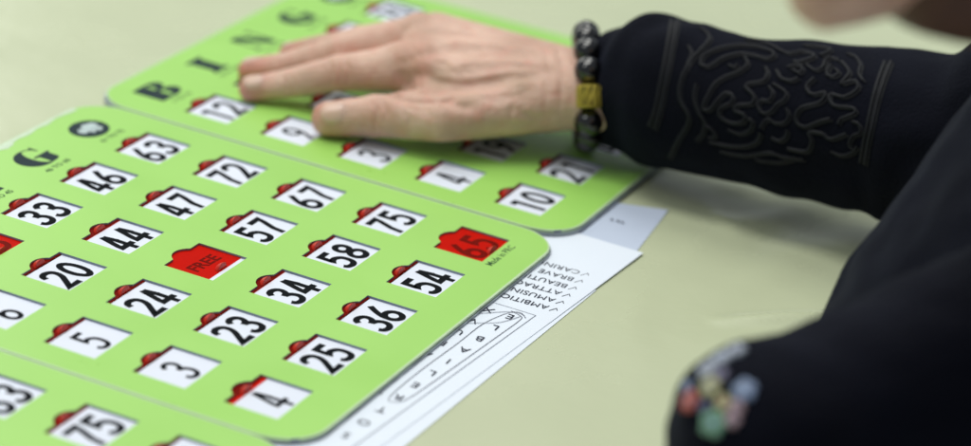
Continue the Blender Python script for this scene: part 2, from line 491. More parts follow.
band_me = sheet2d('edge_band', [rrect(U0, V0, U1, V1, RC, 0.00002), rrect(U0, V0, U1, V1, RC * 0.92, -0.0010)], 0.00001, 0.00006)
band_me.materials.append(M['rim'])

def box(bm, x0, x1, y0, y1, z0, z1, mi=0):
    r = bmesh.ops.create_cube(bm, size=1)
    for v in r['verts']:
        v.co = Vector(((x0 + x1) / 2 + v.co.x * (x1 - x0), (y0 + y1) / 2 + v.co.y * (y1 - y0), (z0 + z1) / 2 + v.co.z * (z1 - z0)))
    for f in {f for v in r['verts'] for f in v.link_faces}: f.material_index = mi

tile_cache = {}
def tile_mesh(s, shut=False):
    if (s, shut) in tile_cache: return tile_cache[(s, shut)]
    bm = bmesh.new()
    if shut:
        box(bm, -WW / 2 - 0.0012, WW / 2 + 0.0012, -WH / 2 - 0.0010, WH / 2 + 0.0045, -0.00008, 0.0)
    else:       # white number panel, then the shutter slot, its shade painted as a black strip
        box(bm, -WW / 2 - 0.0012, WW / 2 + 0.0012, -WH / 2 - 0.0010, WH / 2 - 0.0013, -0.00008, 0.0)
        box(bm, -WW / 2 - 0.0012, WW / 2 + 0.0012, WH / 2 - 0.0013, WH / 2 + 0.0045, -0.00010, -0.00002, 1)
    cy = -0.035 * PV
    if s == 'FREE':
        me0 = text_mesh('FREE', 0.0092, 'text', 0.00030)
        me0.transform(Matrix.Rotation(math.radians(-3), 4, 'Z') @ Matrix.Diagonal((1.05, 0.92, 1, 1)))
        me0.transform(Matrix.Translation((0.000, 0.0006, 0.00004)))
        n0 = len(bm.faces); bm.from_mesh(me0); bm.faces.ensure_lookup_table()
        for f in bm.faces[n0:]: f.material_index = 1
    elif len(s) == 2:
        add_number(bm, s, 0.0, cy, 0.440 * PV, 0.255 * PU, 0.073 * PV, 0.00004, 1)
    else:
        add_number(bm, s, 0.0, cy, 0.440 * PV, 0.225 * PU, 0.054 * PV, 0.00004, 1)
    me = bpy.data.meshes.new('number_tile'); bm.to_mesh(me); bm.free()
    me.materials.append(M['white']); me.materials.append(M['ink'])
    tile_cache[(s, shut)] = me
    return me

def shutter_mesh(length):
    """red plate whose leading edge is y=0, reaching back to y=length, with a raised thumb tab near the edge"""
    bm = bmesh.new()
    box(bm, -WW / 2 - 0.0008, WW / 2 + 0.0008, 0, length, -0.00022, 0)
    nb = len(bm.faces)
    hw = 0.084 * PU; L_ = 0.0027
    n, mrows = 14, 7
    rows = []
    for j in range(mrows + 1):
        t_ = j / mrows
        rows.append([bm.verts.new((hw * math.cos(math.pi * i / n) * (1 - 0.15 * t_ * t_), 0.0008 + L_ * math.sin(math.pi * i / n) * math.cos(t_ * math.pi / 2) ** 0.7, -0.00002 + 0.0026 * math.sin(math.pi * i / n) ** 0.7 * t_)) for i in range(n + 1)])
    for j in range(mrows):
        for i in range(n):
            try:
                f = bm.faces.new((rows[j][i], rows[j][i + 1], rows[j + 1][i + 1], rows[j + 1][i])); f.smooth = True
            except ValueError: pass
    f = bm.faces.new([v for v in rows[mrows]] ) if False else None
    # front wall of the tab
    base = [bm.verts.new((hw * math.cos(math.pi * i / n), 0.0006, -0.00002)) for i in range(n + 1)]
    for i in range(n):
        bm.faces.new((base[i], base[i + 1], rows[mrows][i + 1], rows[mrows][i]))
    bmesh.ops.recalc_face_normals(bm, faces=bm.faces[:])
    bm.faces.ensure_lookup_table()
    for f in bm.faces[nb:]: f.material_index = 1
    me = bpy.data.meshes.new('shutter'); bm.to_mesh(me); bm.free(); me.materials.append(M['red']); me.materials.append(M['redtab'])
    return me
sh_open = shutter_mesh(0.0125); sh_closed = shutter_mesh(WH + 0.0035)

def letter_polys(ch):
    if ch == 'B':
        outer = [(0, 0), (0, 1), (.60, 1)] + ell(.60, .77, .34, .23, 90, -78, 9)[1:] + [(.70, .52)] + ell(.62, .27, .38, .27, 70, -90, 10) + []
        h1 = [(.46, .60), (.46, .90), (.52, .90)] + ell(.52, .75, .06, .15, 90, -90, 6)
        h2 = [(.46, .10), (.46, .46), (.54, .46)] + ell(.54, .28, .07, .18, 90, -90, 6)
        return [outer, h1, h2]
    if ch == 'I':
        return [[(.18, 0), (.18, .09), (.28, .13), (.28, .87), (.18, .91), (.18, 1), (.82, 1), (.82, .91), (.72, .87), (.72, .13), (.82, .09), (.82, 0)]]
    if ch == 'N':
        return [[(0, 0), (0, .07), (.10, .10), (.10, 1), (.42, 1), (.86, .30), (.86, .93), (.76, .95), (.76, 1), (1.02, 1), (1.02, .95), (.93, .93), (.93, 0), (.70, 0), (.16, .80), (.16, .10), (.26, .07), (.26, 0)]]
    if ch == 'G':
        outer = [(.90, 1), (.90, .70), (.86, .70)] + ell(.60, .72, .25, .23, 10, 100, 6) + ell(.62, .5, .20, .44, 110, 250, 10) + [(.62, .06), (.62, .42), (.50, .46), (.50, .52), (1.04, .52), (1.04, .46), (.97, .42), (.97, .12), (.86, .04)] + ell(.52, .5, .52, .5, -75, -270, 22) + [(.70, .98), (.80, .92)]
        return [outer]
    if ch == 'O':
        return [ell(.5, .5, .5, .5, 0, 360, 40)[:-1]]
letter_me = {}
LW, LH = 0.46 * PU, 0.43 * PV
for ch in 'BINGO':
    polys = [[((p[0] - .5) * LW, (p[1] - .5) * LH) for p in pl] for pl in letter_polys(ch)]
    if ch == 'O': polys = [[(p[0] * 1.05, p[1]) for p in polys[0]]]
    me = sheet2d('header_letter', polys, 0.0, 0.00003)
    me.materials.append(M['header'])
    if ch == 'O':   # pale bird-like emblem on the dark disc
        wing = [(-.36, .06), (-.22, .20), (-.08, .16), (.02, .30), (.16, .26), (.34, .18), (.36, .02), (.26, -.06), (.30, -.20), (.12, -.32), (.04, -.20), (-.10, -.28), (-.14, -.10), (-.30, -.12)]
        e = sheet2d('e', [[(p[0] * LW, p[1] * LH * 0.95) for p in wing]], 0.00004, 0.00007)
        bm = bmesh.new(); bm.from_mesh(me); k = len(bm.faces); bm.from_mesh(e); bm.faces.ensure_lookup_table()
        for f in bm.faces[k:]: f.material_index = 1
        me = bpy.data.meshes.new('header_letter'); bm.to_mesh(me); bm.free()
        me.materials.append(M['header']); me.materials.append(M['emblem'])
    letter_me[ch] = me
ranges = ['1 TO 15', '16 TO 30', '31 TO 45', '46 TO 60', '61 TO 75']
range_me = []
for s in ranges:
    me = text_mesh(s, 0.0042, 'range_print', 0.00010); me.transform(Matrix.Diagonal((1.15, 0.95, 1, 1))); me.materials.append(M['smallink'])
    range_me.append(me)
made_me = text_mesh('Made in PRC', 0.0050, 'maker_print', 0.00006); made_me.materials.append(M['smallink'])

def bingo_card(loc, numbers, closed, label, wide=()):
    root = empty('bingo_card', loc)
    tag(root, label, 'bingo card', 'green shutter bingo cards laid side by side')
    link_mesh('face_panel', face_me, None, root)
    link_mesh('backing_board', back_me, None, root)
    link_mesh('edge_band', band_me, None, root)
    for c in range(5):
        x, y = C2(c, -0.84)
        l = link_mesh('header_letter', letter_me['BINGO'[c]], None, root)
        l.location = (x, y, 0.00002)
        l['label'] = 'letter ' + 'BINGO'[c] + (' drawn as a dark disc with a pale emblem' if c == 4 else ' in heavy dark print')
        rp = link_mesh('range_print', range_me[c], None, l)
        rp.location = (0, 0.84 * PV * -1 + 0.53 * PV + 0.0 if False else -(0.84 - 0.53) * PV, 0.00002)
        for r in range(5):
            s = numbers[c][r]
            x, y = C2(c, r)
            t_ = link_mesh('number_tile', tile_mesh(s, (c, r) in closed), None, root)
            t_.location = (x, y, -0.00112)
            t_['label'] = ('white tile reading ' + s) if s == 'FREE' else 'white tile with black number ' + s
            if (c, r) in closed:
                sh = link_mesh('shutter', sh_closed, None, root)
                sh.location = (x, y - WH / 2 + (0.0030 if s == 'FREE' else 0.0006), -0.00082)
                sh['label'] = 'red shutter pulled closed over ' + s
            else:
                vis = 0.0009 + 0.0006 * random.random()
                if (c, r) in wide: vis = 0.0032
                sh = link_mesh('shutter', sh_open, None, root)
                sh.location = (x + 0.0004 * (random.random() - .5), y + WH / 2 - vis, -0.00082)
    mp = link_mesh('maker_print', made_me, None, root)
    x, y = C2(3.93, 4.385)
    mp.location = (x, y, 0.00002)
    return root

main_card = bingo_card((0, 0, 0), [['11', '6', '5', '3', '4'], ['16', '20', '24', '23', '25'], ['33', '44', 'FREE', '34', '36'],
                       ['46', '47', '57', '58', '54'], ['63', '72', '67', '75', '65']], {(4, 4), (2, 2), (1, 0)},
           'middle green card with closed red FREE and 65 shutters, lying on the white papers', wide={(0, 4)})
top_ = []; bot_ = []  # ragged pale strip, glare painted along the card's top edge
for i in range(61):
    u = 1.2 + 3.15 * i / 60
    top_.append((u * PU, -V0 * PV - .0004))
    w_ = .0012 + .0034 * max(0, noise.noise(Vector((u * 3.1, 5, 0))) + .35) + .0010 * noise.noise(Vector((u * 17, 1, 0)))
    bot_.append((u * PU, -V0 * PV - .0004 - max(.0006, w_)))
wl = link_mesh('laminate_glare', sheet2d('laminate_glare', [top_ + bot_[::-1]], 0.00007, 0.00010), M['glare'], main_card)
bingo_card((5.36 * PU, 0, 0.0005), [['12', '9', '3', '4', '10'], ['25', '17', '30', '19', '21'], ['41', '35', 'FREE', '38', '43'],
           ['53', '50', '60', '49', '52'], ['70', '62', '66', '74', '61']], {(2, 2)},
           'far green card lying under the hand, reading BINGO along its far edge')
bingo_card((-5.355 * PU, 0, -0.0003), [['2', '7', '15', '8', '13'], ['19', '27', '22', '30', '18'], ['40', '31', 'FREE', '42', '39'],
           ['51', '48', '59', '55', '56'], ['64', '68', '63', '75', '71']], {(2, 2)},
           'near green card at the lower left corner, showing 63 and 75', )

# ------------------------------------------------------------------ person
def ico(bm, c, r, sub=3):
    q = bmesh.ops.create_icosphere(bm, subdivisions=sub, radius=r)
    for v in q['verts']: v.co += Vector(c)
    return q['verts']

def hull(bm, balls, sub=3):
    """convex hull of spheres, added as its own closed shell"""
    b2 = bmesh.new()
    for c, r in balls: ico(b2, c, r, sub)
    res = bmesh.ops.convex_hull(b2, input=b2.verts[:])
    junk = set(res['geom_interior']) | set(res['geom_unused']) 
    vs = [g for g in junk if isinstance(g, bmesh.types.BMVert)]
    if vs: bmesh.ops.delete(b2, geom=vs, context='VERTS')
    me = bpy.data.meshes.new('h'); b2.to_mesh(me); b2.free()
    bm.from_mesh(me); bpy.data.meshes.remove(me)

def chain(bm, balls, sub=3):
    for i in range(len(balls) - 1): hull(bm, balls[i:i + 2], sub)

def remeshed(bm, voxel, smooth_n, name, fac=0.5):
    me = bpy.data.meshes.new(name); bm.to_mesh(me); bm.free()
    o = bpy.data.objects.new(name, me); COL.objects.link(o)
    r = o.modifiers.new('r', 'REMESH'); r.mode = 'VOXEL'; r.voxel_size = voxel
    s = o.modifiers.new('s', 'SMOOTH'); s.factor = fac; s.iterations = smooth_n
    out = eval_mesh(o, name)
    for p in out.polygons: p.use_smooth = True
    return out

k_ = 0.001
# right hand, palm down on the far card; thumb towards the viewer
I0 = pz(251, 89, .0066); I1 = pz(288, 83.5, .0115); I2 = pz(340, 73, .0215); I3 = pz(424, 66, .0320)
M0 = pz(250, 71, .0066); M1 = pz(288, 66, .0130); M2 = pz(342, 53, .0250); M3 = pz(420, 36, .0390)
R0 = pz(291, 55, .0068); R1 = pz(318, 50, .0140); R2 = pz(360, 43, .0240); R3 = pz(436, 33, .0350)
lat = Vector((0.95, 0.30, 0)).normalized()
P3 = R3 + lat * 0.017 + Vector((0.003, -0.010, -0.006)); P2 = R2 + lat * 0.020 + Vector((0.000, -0.014, -0.004))
P1 = P2 + (R1 - R2) * 0.8; P1.z = .013; P0 = P1 + (R0 - R1) * 0.75; P0.z = .0075
WR = pz(575, 89, .0300)
WRa = WR - lat * 0.010; WRb = WR + lat * 0.012 + Vector((0, 0, -.001))
T0 = pz(329, 119, .0092); T1 = pz(375, 116, .0135); T2 = pz(440, 119, .0185); T3 = pz(515, 106, .0240)
ELB = pd(970, 152, 1.345)
bm = bmesh.new()
chain(bm, [(I0, 6.2 * k_), (I1, 7.2 * k_), (I2, 8.9 * k_), (I3, 12.0 * k_)])
chain(bm, [(M0, 6.2 * k_), (M1, 7.2 * k_), (M2, 9.0 * k_), (M3, 11.0 * k_)])
chain(bm, [(R0, 6.6 * k_), (R1, 7.3 * k_), (R2, 8.4 * k_), (R3, 10.5 * k_)])
chain(bm, [(P0, 5.6 * k_), (P1, 6.2 * k_), (P2, 7.0 * k_), (P3, 9.2 * k_)])
# knuckle pads
for a, r in ((I2, 9.3), (M2, 9.5), (R2, 8.9), (P2, 7.5), (I3, 12.4), (M3, 11.9), (T1, 10.6)): ico(bm, a, r * k_)
chain(bm, [(T0, 8.6 * k_), (T1, 9.9 * k_), (T2, 11.2 * k_), (T3, 14.5 * k_)])
hull(bm, [(T3, 14 * k_), (WRa, 16.5 * k_), (T2, 11 * k_)])
# palm
mid = (WR + M3) / 2
hull(bm, [(I3, 10.5 * k_), (M3, 10.8 * k_), (WRa, 16.5 * k_), (WRb, 16.0 * k_)])
hull(bm, [(M3, 10.8 * k_), (R3, 10.3 * k_), (P3, 9.0 * k_), (WRb, 16.0 * k_)])
hull(bm, [(I3 + Vector((0, 0, -.010)), 8 * k_), (T3 + Vector((.004, 0, -.004)), 12 * k_), (P3 + Vector((0, 0, -.006)), 8 * k_), (WRb + Vector((0, 0, -.003)), 14 * k_), (M3 + Vector((0, 0, -.014)), 8 * k_)])
hull(bm, [(pz(425, 84, .025), 9.5 * k_), (pz(462, 82, .030), 12 * k_), (I3, 11 * k_), (WRa, 15 * k_)])
hull(bm, [(pz(405, 90, .018), 5.0 * k_), (pz(425, 84, .025), 9.5 * k_), (T2, 9 * k_)])
# web between thumb and forefinger
hull(bm, [(T2 + Vector((.004, .004, .004)), 6.5 * k_), (T3, 11 * k_), ((I3 * 0.75 + WRa * 0.25) + Vector((0, 0, -.006)), 8 * k_)])
# tendons and veins on the back of the hand
up = Vector((0, 0, 1))
def ridge(a, b, r0, r1, h0, h1, n=6, bend=0.0):
    pts = []
    for i in range(n + 1):
        t_ = i / n
        p = a.lerp(b, t_) + up * (h0 + (h1 - h0) * t_) + lat * bend * math.sin(math.pi * t_)
        pts.append((p, r0 + (r1 - r0) * t_))
    chain(bm, pts, 2)
ridge(I3, WRa + lat * .004, .0030, .0024, .0084, .0138)
ridge(M3, WR, .0030, .0024, .0088, .0144)
ridge(R3, WRb, .0028, .0022, .0082, .0140)
ridge(I3 * .9 + WRa * .1 - lat * .007, WRa - lat * .004, .0021, .0023, .0055, .0120, 7, -.004)
ridge(M3 * .8 + WRa * .2 - lat * .010, WRa + lat * .004, .0019, .0021, .0062, .0146, 7, .005)
ridge(T1, T3 + (WRa - T3) * .3, .0030, .0030, .0078, .0122, 6)
# forearm inside the sleeve
FA = WR.lerp(ELB, 0.35)
chain(bm, [(WRa, 16.5 * k_), (FA - lat * .006, 17 * k_)])
chain(bm, [(WRb, 16.0 * k_), (FA + lat * .006, 17 * k_)])
chain(bm, [(FA, 19 * k_), (ELB, 30 * k_)])
hand_me = remeshed(bm, 0.0011, 7, 'person')
hb = BVHTree.FromPolygons([v.co.copy() for v in hand_me.vertices], [tuple(p.vertices) for p in hand_me.polygons])
def crease(pts, dep, wid):
    # a fold (dep > 0) or a vein / knuckle (dep < 0) worked into the skin along a line
    P = []
    for p in crom([(a, b, 0) for a, b in pts], 10):
        loc, n_, i, dist = hb.ray_cast(CAM, (pd(p.x, p.y, 1.0) - CAM).normalized())
        if loc is not None and loc.z > 0.001: P.append(loc)
    if not P: return
    Q = np.array([tuple(p) for p in P])
    near = np.where(((HV > Q.min(0) - 3 * wid) & (HV < Q.max(0) + 3 * wid)).all(1))[0]
    if len(near) == 0: return
    D = np.linalg.norm(HV[near][:, None, :] - Q[None], axis=2)
    j = D.argmin(1); d = D.min(1)
    e = np.ones(len(near)) if len(P) < 4 else np.minimum(1.0, 0.3 + np.minimum(j, len(P) - 1 - j) / 8)
    HV[near] -= HN[near] * (dep * e * np.exp(-(d / wid) ** 2))[:, None]
HV = np.empty(len(hand_me.vertices) * 3); hand_me.vertices.foreach_get('co', HV); HV = HV.reshape(-1, 3)
HN = np.array([tuple(v.normal) for v in hand_me.vertices])
for pts, dep, wid in (
    ([(388, 93), (405, 99), (425, 100.5), (445, 98.5), (456, 97)], .0018, .0021),
    ([(440, 99), (458, 105), (474, 108)], .0017, .0028),
    ([(452, 92), (478, 88), (505, 83)], .0016, .0038),
    ([(475, 100), (510, 96), (540, 90)], .0010, .0035),
    ([(430, 33), (455, 34), (485, 38)], .0010, .0022),
    ([(410, 58), (440, 52), (480, 52)], .0012, .0034),
    ([(395, 70), (405, 80), (412, 88)], .0014, .0040),
    ([(398, 46)], -.0016, .0075), ([(425, 62)], -.0014, .0070), ([(470, 118)], -.0010, .0080),
    ([(430, 74), (465, 80), (500, 74), (540, 72)], -.0009, .0019),
    ([(440, 44), (480, 44), (530, 52)], -.0009, .0022),
    ([(450, 66), (500, 62), (555, 66)], -.0010, .0026),
    ([(336, 58), (340, 72), (339, 86)], .0006, .0012), ([(343, 57), (348, 71), (347, 85)], .0006, .0012), ([(329, 60), (332, 72), (331, 86)], .0005, .0011),
    ([(283, 76), (286, 85), (285, 95)], .0005, .0011), ([(290, 75), (293, 84), (292, 94)], .0005, .0011),
    ([(372, 98), (377, 112), (375, 128)], .0007, .0013), ([(380, 98), (386, 110), (385, 124)], .0007, .0013),
    ([(400, 106), (408, 118), (410, 130)], .0006, .0016),
    ([(556, 45), (562, 70), (560, 112)], .0007, .0018), ([(545, 48), (549, 72), (546, 110)], .0005, .0018),
    ([(520, 112), (535, 118), (555, 116)], .0007, .0018), ([(500, 124), (525, 126), (545, 122)], .0007, .0018)):
    crease(pts, dep * 1.3, wid)
for q in range(46):
    # fine dry-skin lines across the back of the hand
    cx_, cy_ = random.uniform(400, 560), random.uniform(40, 122); a_ = random.uniform(-.5, .5) + (1.2 if random.random() < .4 else 0); l_ = random.uniform(6, 16)
    crease([(cx_ - l_ * math.cos(a_), cy_ - l_ * math.sin(a_)), (cx_, cy_ + random.uniform(-2, 2)), (cx_ + l_ * math.cos(a_), cy_ + l_ * math.sin(a_))], random.uniform(.0002, .0005), random.uniform(.0010, .0018))
hand_me.vertices.foreach_set('co', HV.ravel()); hand_me.update()


# nails
def nail(bm, c, along, normal, L_, W_):
    a = along.normalized(); n_ = (normal - a * normal.dot(a)).normalized(); s = a.cross(n_)
    q = bmesh.ops.create_uvsphere(bm, u_segments=20, v_segments=10, radius=1)
    for v in q['verts']:
        x, y, z = v.co
        e = 0.75
        x = math.copysign(abs(x) ** e, x)
        v.co = Vector(c) + a * (x * L_ / 2) + s * (y * W_ / 2) + n_ * (z * 0.0011 - 0.0016 * y * y)
    for f in {f for v in q['verts'] for f in v.link_faces}: f.material_index = 1; f.smooth = True

tocam = (CAM - I0).normalized()
bm = bmesh.new()
ni = (up * 0.9 + tocam * 0.45).normalized()
nail(bm, I0 - (I0 - I1).normalized() * .0010 + ni * .0058, I0 - I1, ni, .0115, .0098)
nail(bm, M0 - (M0 - M1).normalized() * .0010 + up * .0058, M0 - M1, up * 1 + tocam * .15, .0115, .0098)
nail(bm, R0 + (R0 - R1).normalized() * .0005 + up * .0062, R0 - R1, up, .0105, .0092)
nail(bm, P0 + up * .0052, P0 - P1, up, .009, .0076)
nt_ = (up * 0.62 + tocam * 0.95).normalized()
nail(bm, T0 - (T0 - T1).normalized() * .0016 + nt_ * .0083, T0 - T1, nt_, .0125, .0118)
nails_me = bpy.data.meshes.new('n'); bm.to_mesh(nails_me); bm.free()

# head, neck, torso, left arm (coarse; nearly all outside the photograph)
CH = pd(826, -9, 0.93)                      # chin
HC = CH + Vector((0.052, -0.078, 0.098))       # head centre
NB = pd(1330, 5, 1.07)                        # base of the neck
LW_ = pd(752, 462, 1.00)                      # left wrist, inside its cuff
LE = pd(1030, 352, 1.05)                      # left elbow
LS = NB + Vector((-0.12, -0.035, -0.02)); RS = NB + Vector((0.20, 0.02, -0.03))
face_dir = Vector((-0.45, 0.72, -0.52)).normalized()
bm = bmesh.new()
hull(bm, [(HC, .078), (HC - face_dir * .02 + Vector((0, 0, .02)), .082), (HC + Vector((-.012, .012, .0)), .074)])
hull(bm, [(HC + face_dir * .02, .066), (CH, .0135), (CH.lerp(HC, .45), .040)])
side = face_dir.cross(up).normalized(); fup = side.cross(face_dir).normalized()
ico(bm, CH.lerp(HC, .35) + face_dir * .034, .020)                                       # mouth
chain(bm, [(HC + face_dir * .072 + fup * .012, .007), (HC + face_dir * .088 - fup * .020, .011)])   # nose
for s in (-1, 1):
    chain(bm, [(HC + side * s * .077 + fup * .012, .009), (HC + side * s * .076 - fup * .020, .007)])    # ears
    ico(bm, HC + face_dir * .066 + side * s * .030 + fup * .018, .013)                       # eyelids
    hull(bm, [(HC + face_dir * .072 + side * s * .012 + fup * .034, .007), (HC + face_dir * .060 + side * s * .048 + fup * .036, .007)])
chain(bm, [(HC - fup * .045 - face_dir * .015, .054), (pd(1000, -78, 0.97), .040), (NB, .060)])
hull(bm, [(pd(985, -85, 0.96), .034), (NB, .058), (HC - fup * .03, .05)])
hull(bm, [(LS, .05), (RS, .05), (NB + Vector((.03, -.02, -.22)), .10)])
chain(bm, [(LS, .045), (LE, .036), (LW_, .022)])
chain(bm, [(RS, .045), (ELB, .034)])
# left hand below the frame, resting on the table
LD = Vector((-0.75, -0.62, 0)).normalized(); LD = Vector((-0.93, 0.05, 0)).normalized()
LH0 = LW_ + LD * .055; LH0.z = max(.020, LH0.z - .035)
hull(bm, [(LW_, .020), (LH0 + Vector((0, .022, 0)), .011), (LH0 - Vector((0, .024, 0)), .011)])
for j, (dy, ln) in enumerate(((.030, .060), (.010, .070), (-.010, .066), (-.028, .052))):
    b0 = LH0 + Vector((0, dy, 0)); b1 = b0 + LD * ln * .5; b2 = b0 + LD * ln; b1.z = .019; b2.z = .009
    chain(bm, [(b0, .010), (b1, .0085), (b2, .007)])
tb = LH0 + LD * -.035 + Vector((0, .026, -.004)); chain(bm, [(tb, .013), (tb + Vector((-.03, .022, -.006)), .010), (tb + Vector((-.055, .022, -.012)), .009)])
body_me = remeshed(bm, 0.0045, 6, 'b')

bm = bmesh.new(); bm.from_mesh(hand_me); bm.from_mesh(body_me)
for f in bm.faces: f.material_index = 0
bm.from_mesh(nails_me)
me = bpy.data.meshes.new('person'); bm.to_mesh(me); bm.free()
person = link_mesh('person', me, [M['skin'], M['nail']])
for p in me.polygons: p.use_smooth = True
tag(person, 'person in black jacket leaning over the table, one hand flat on the far card', 'person')

# hair
bm = bmesh.new()
hull(bm, [(HC - face_dir * .030 + fup * .030, .085), (HC - face_dir * .045 - fup * .02, .070), (HC + fup * .055 + face_dir * .005, .060)])
hull(bm, [(HC - face_dir * .055 - fup * .02, .062), (pd(948, -50, 0.93), .0285), (pd(1010, -45, 0.94), .031)])
hair = link_mesh('hair', remeshed(bm, 0.005, 4, 'hair'), M['hair'], person)

# ---- jacket
right_v = Vector(right).normalized()
def tube(bm, rings, n=40, flat=1.0):
    """rings: (centre, radius); closed tube"""
    prev = None
    cs = [Vector(c) for c, r in rings]
    for i, (c, r) in enumerate(rings):
        a = cs[max(0, i - 1)]; b = cs[min(len(cs) - 1, i + 1)]
        d = (b - a).normalized()
        if i < 5: d = (d * (i / 5) + right_v * (1 - i / 5)).normalized()
        s = d.cross(up).normalized(); u_ = s.cross(d)
        ring = [bm.verts.new(cs[i] + s * math.cos(2 * math.pi * k / n) * r * flat + u_ * math.sin(2 * math.pi * k / n) * r) for k in range(n)]
        if prev:
            for k in range(n): bm.faces.new((prev[k], prev[(k + 1) % n], ring[(k + 1) % n], ring[k]))
        else:
            bm.faces.new(list(reversed(ring)))
        prev = ring
    bm.faces.new(prev)
    bmesh.ops.recalc_face_normals(bm, faces=bm.faces[:])

def pr(x, y, rpx):
    # centre on the line of the forearm, so that the cloth wraps the arm inside it
    best = min(range(401), key=lambda i: abs(((ROT @ WR.lerp(ELB, -0.1 + 1.2 * i / 400) + TR).x / (ROT @ WR.lerp(ELB, -0.1 + 1.2 * i / 400) + TR).z) * FPX + 485.5 - x))
    d = depth(WR.lerp(ELB, -0.1 + 1.2 * best / 400))
    return (pd(x, y, d), rpx * d / FPX)
bm = bmesh.new()
rs = [pr(594, 89, 50), pr(606, 88, 57), pr(626, 86, 65), pr(645, 88, 74), pr(664, 92, 76), pr(690, 97, 75),
      pr(720, 105, 74), pr(745, 111, 74), pr(790, 118, 77), pr(845, 125, 81), pr(900, 134, 86), pr(970, 152, 94)]
tube(bm, rs, 56)
ico(bm, ELB, 94 * depth(ELB) / FPX)
chain(bm, [(ELB, .041), (RS, .058)])
# left arm
chain(bm, [(pd(764, 436, 1.00), .0345), (pd(812, 426, 1.01), .034), (LE, .042), (LS, .056)])
# torso
chain(bm, [(pd(1306, 150, 1.15), .118), (pd(1150, 380, 1.15), .124), (pd(1076, 494, 1.15), .120)])
hull(bm, [(LS, .055), (RS, .060), (pd(1310, 150, 1.15), .11), (pd(1250, 330, 1.2), .13)])
hull(bm, [(pd(1092, 540, 1.16), .115), (pd(1180, 760, 1.25), .14)])
# soft folds
for (x, y, z, dx, r) in ((705, 30, .075, 50, .006), (880, 60, .10, 40, .007), (930, 110, .11, 40, .008)):
    pass
jm = remeshed(bm, 0.0022, 10, 'jacket')
# folds and slackness in the cloth
me = jm
nor = [v.normal.copy() for v in me.vertices]
for v, n_ in zip(me.vertices, nor):
    p = v.co
    q = Vector((p.x * 22, p.y * 15, p.z * 24))
    w = noise.noise(q) * 0.0030 + noise.noise(q * 2.7) * 0.0015
    w += 0.0022 * math.sin(p.y * 210 + 6 * noise.noise(p * 20))* max(0, noise.noise(p * 11 + Vector((3, 1, 2))))
    v.co = p + n_ * w
me.update()
jacket = link_mesh('jacket', jm, M['fabric'], person)
for p in jm.polygons: p.use_smooth = True

bvh = BVHTree.FromPolygons([v.co.copy() for v in jm.vertices], [tuple(p.vertices) for p in jm.polygons])
def hit(x, y):
    d = (pd(x, y, 1.0) - CAM).normalized()
    loc, n_, i, dist = bvh.ray_cast(CAM, d)
    return loc, n_
b_ = M['fabric'].node_tree.nodes['Principled BSDF']; b_.inputs['Sheen Weight'].default_value = 0.035; b_.inputs['Sheen Tint'].default_value = (0.5, 0.6, 1, 1)
def braid(pts, r=0.00095, sub=5, twin=True):
    if twin: braid([(a + 2.6, b + 2.0) for a, b in pts], 0.0005, sub, False)
    P = []
    for p in crom([(a, b, 0) for a, b in pts], sub):
        loc, n_ = hit(p.x, p.y)
        if loc is None or depth(loc) < 1.2: continue
        P.append(loc + n_ * 0.0002)
    if len(P) < 3: return
    cu = bpy.data.curves.new('b', 'CURVE'); cu.dimensions = '3D'; cu.bevel_depth = r; cu.bevel_resolution = 2
    s = cu.splines.new('POLY'); s.points.add(len(P) - 1)
    for i, q in enumerate(P): s.points[i].co = (*q, 1)
    o = bpy.data.objects.new('b', cu); COL.objects.link(o)
    me = eval_mesh(o, 'braid_trim')
    o = link_mesh('braid_trim', me, M['braid'], jacket, True)
A = lambda pts: [(680 + x / 3.718, 30 + y / 3.718) for x, y in pts]
Bq = lambda pts: [(560 + x / 2.027, y / 2.027) for x, y in pts]
braid(Bq([(238, 42), (228, 100), (217, 160), (205, 220), (192, 262)]))
braid(Bq([(226, 42), (216, 100), (205, 160), (193, 220), (180, 255)]))
braid(Bq([(285, 58), (303, 80), (268, 120), (246, 160), (243, 200), (262, 240), (240, 282), (222, 318)]))
braid(A([(75, 130), (85, 100), (130, 75), (200, 60), (270, 60), (330, 75), (350, 95), (320, 108), (270, 95), (220, 90), (160, 105), (120, 130), (95, 137), (75, 130)]))
braid(A([(240, 100), (250, 130), (220, 155), (170, 175), (130, 200), (105, 240), (85, 290), (110, 295), (140, 260), (170, 235), (195, 245), (190, 270), (150, 290), (150, 320), (190, 345), (235, 340), (240, 315), (205, 300), (215, 280), (265, 275), (275, 245), (245, 215), (260, 200), (310, 190), (325, 160), (318, 140)]))
braid(A([(358, 150), (375, 180), (410, 190), (440, 180)]))
braid(A([(240, 38), (300, 42), (350, 65), (400, 88), (460, 82), (500, 100), (440, 122), (425, 118)]))
braid(A([(460, 60), (510, 62), (560, 75), (520, 98)]))
braid(A([(600, 120), (630, 160), (600, 200), (650, 190), (660, 220), (610, 250), (560, 240), (570, 280), (640, 290), (650, 310), (600, 330), (590, 350)]))
braid(A([(500, 180), (470, 210), (490, 240), (540, 235), (520, 270), (450, 290), (430, 330), (460, 360), (520, 340), (560, 330)]))
braid(A([(110, 415), (180, 430), (250, 430), (290, 410), (300, 380)]))
braid(A([(340, 400), (370, 412), (395, 395), (400, 370)]))
braid(A([(400, 440), (470, 450), (490, 410), (480, 380), (530, 385), (560, 405), (620, 385)]))
braid(A([(150, 450), (240, 465), (330, 455), (380, 470), (460, 480)]))
braid(A([(785, 120), (755, 200), (732, 280), (715, 360), (700, 430), (690, 500)]))
braid(A([(762, 120), (733, 200), (712, 280), (696, 360), (682, 430), (672, 490)]))

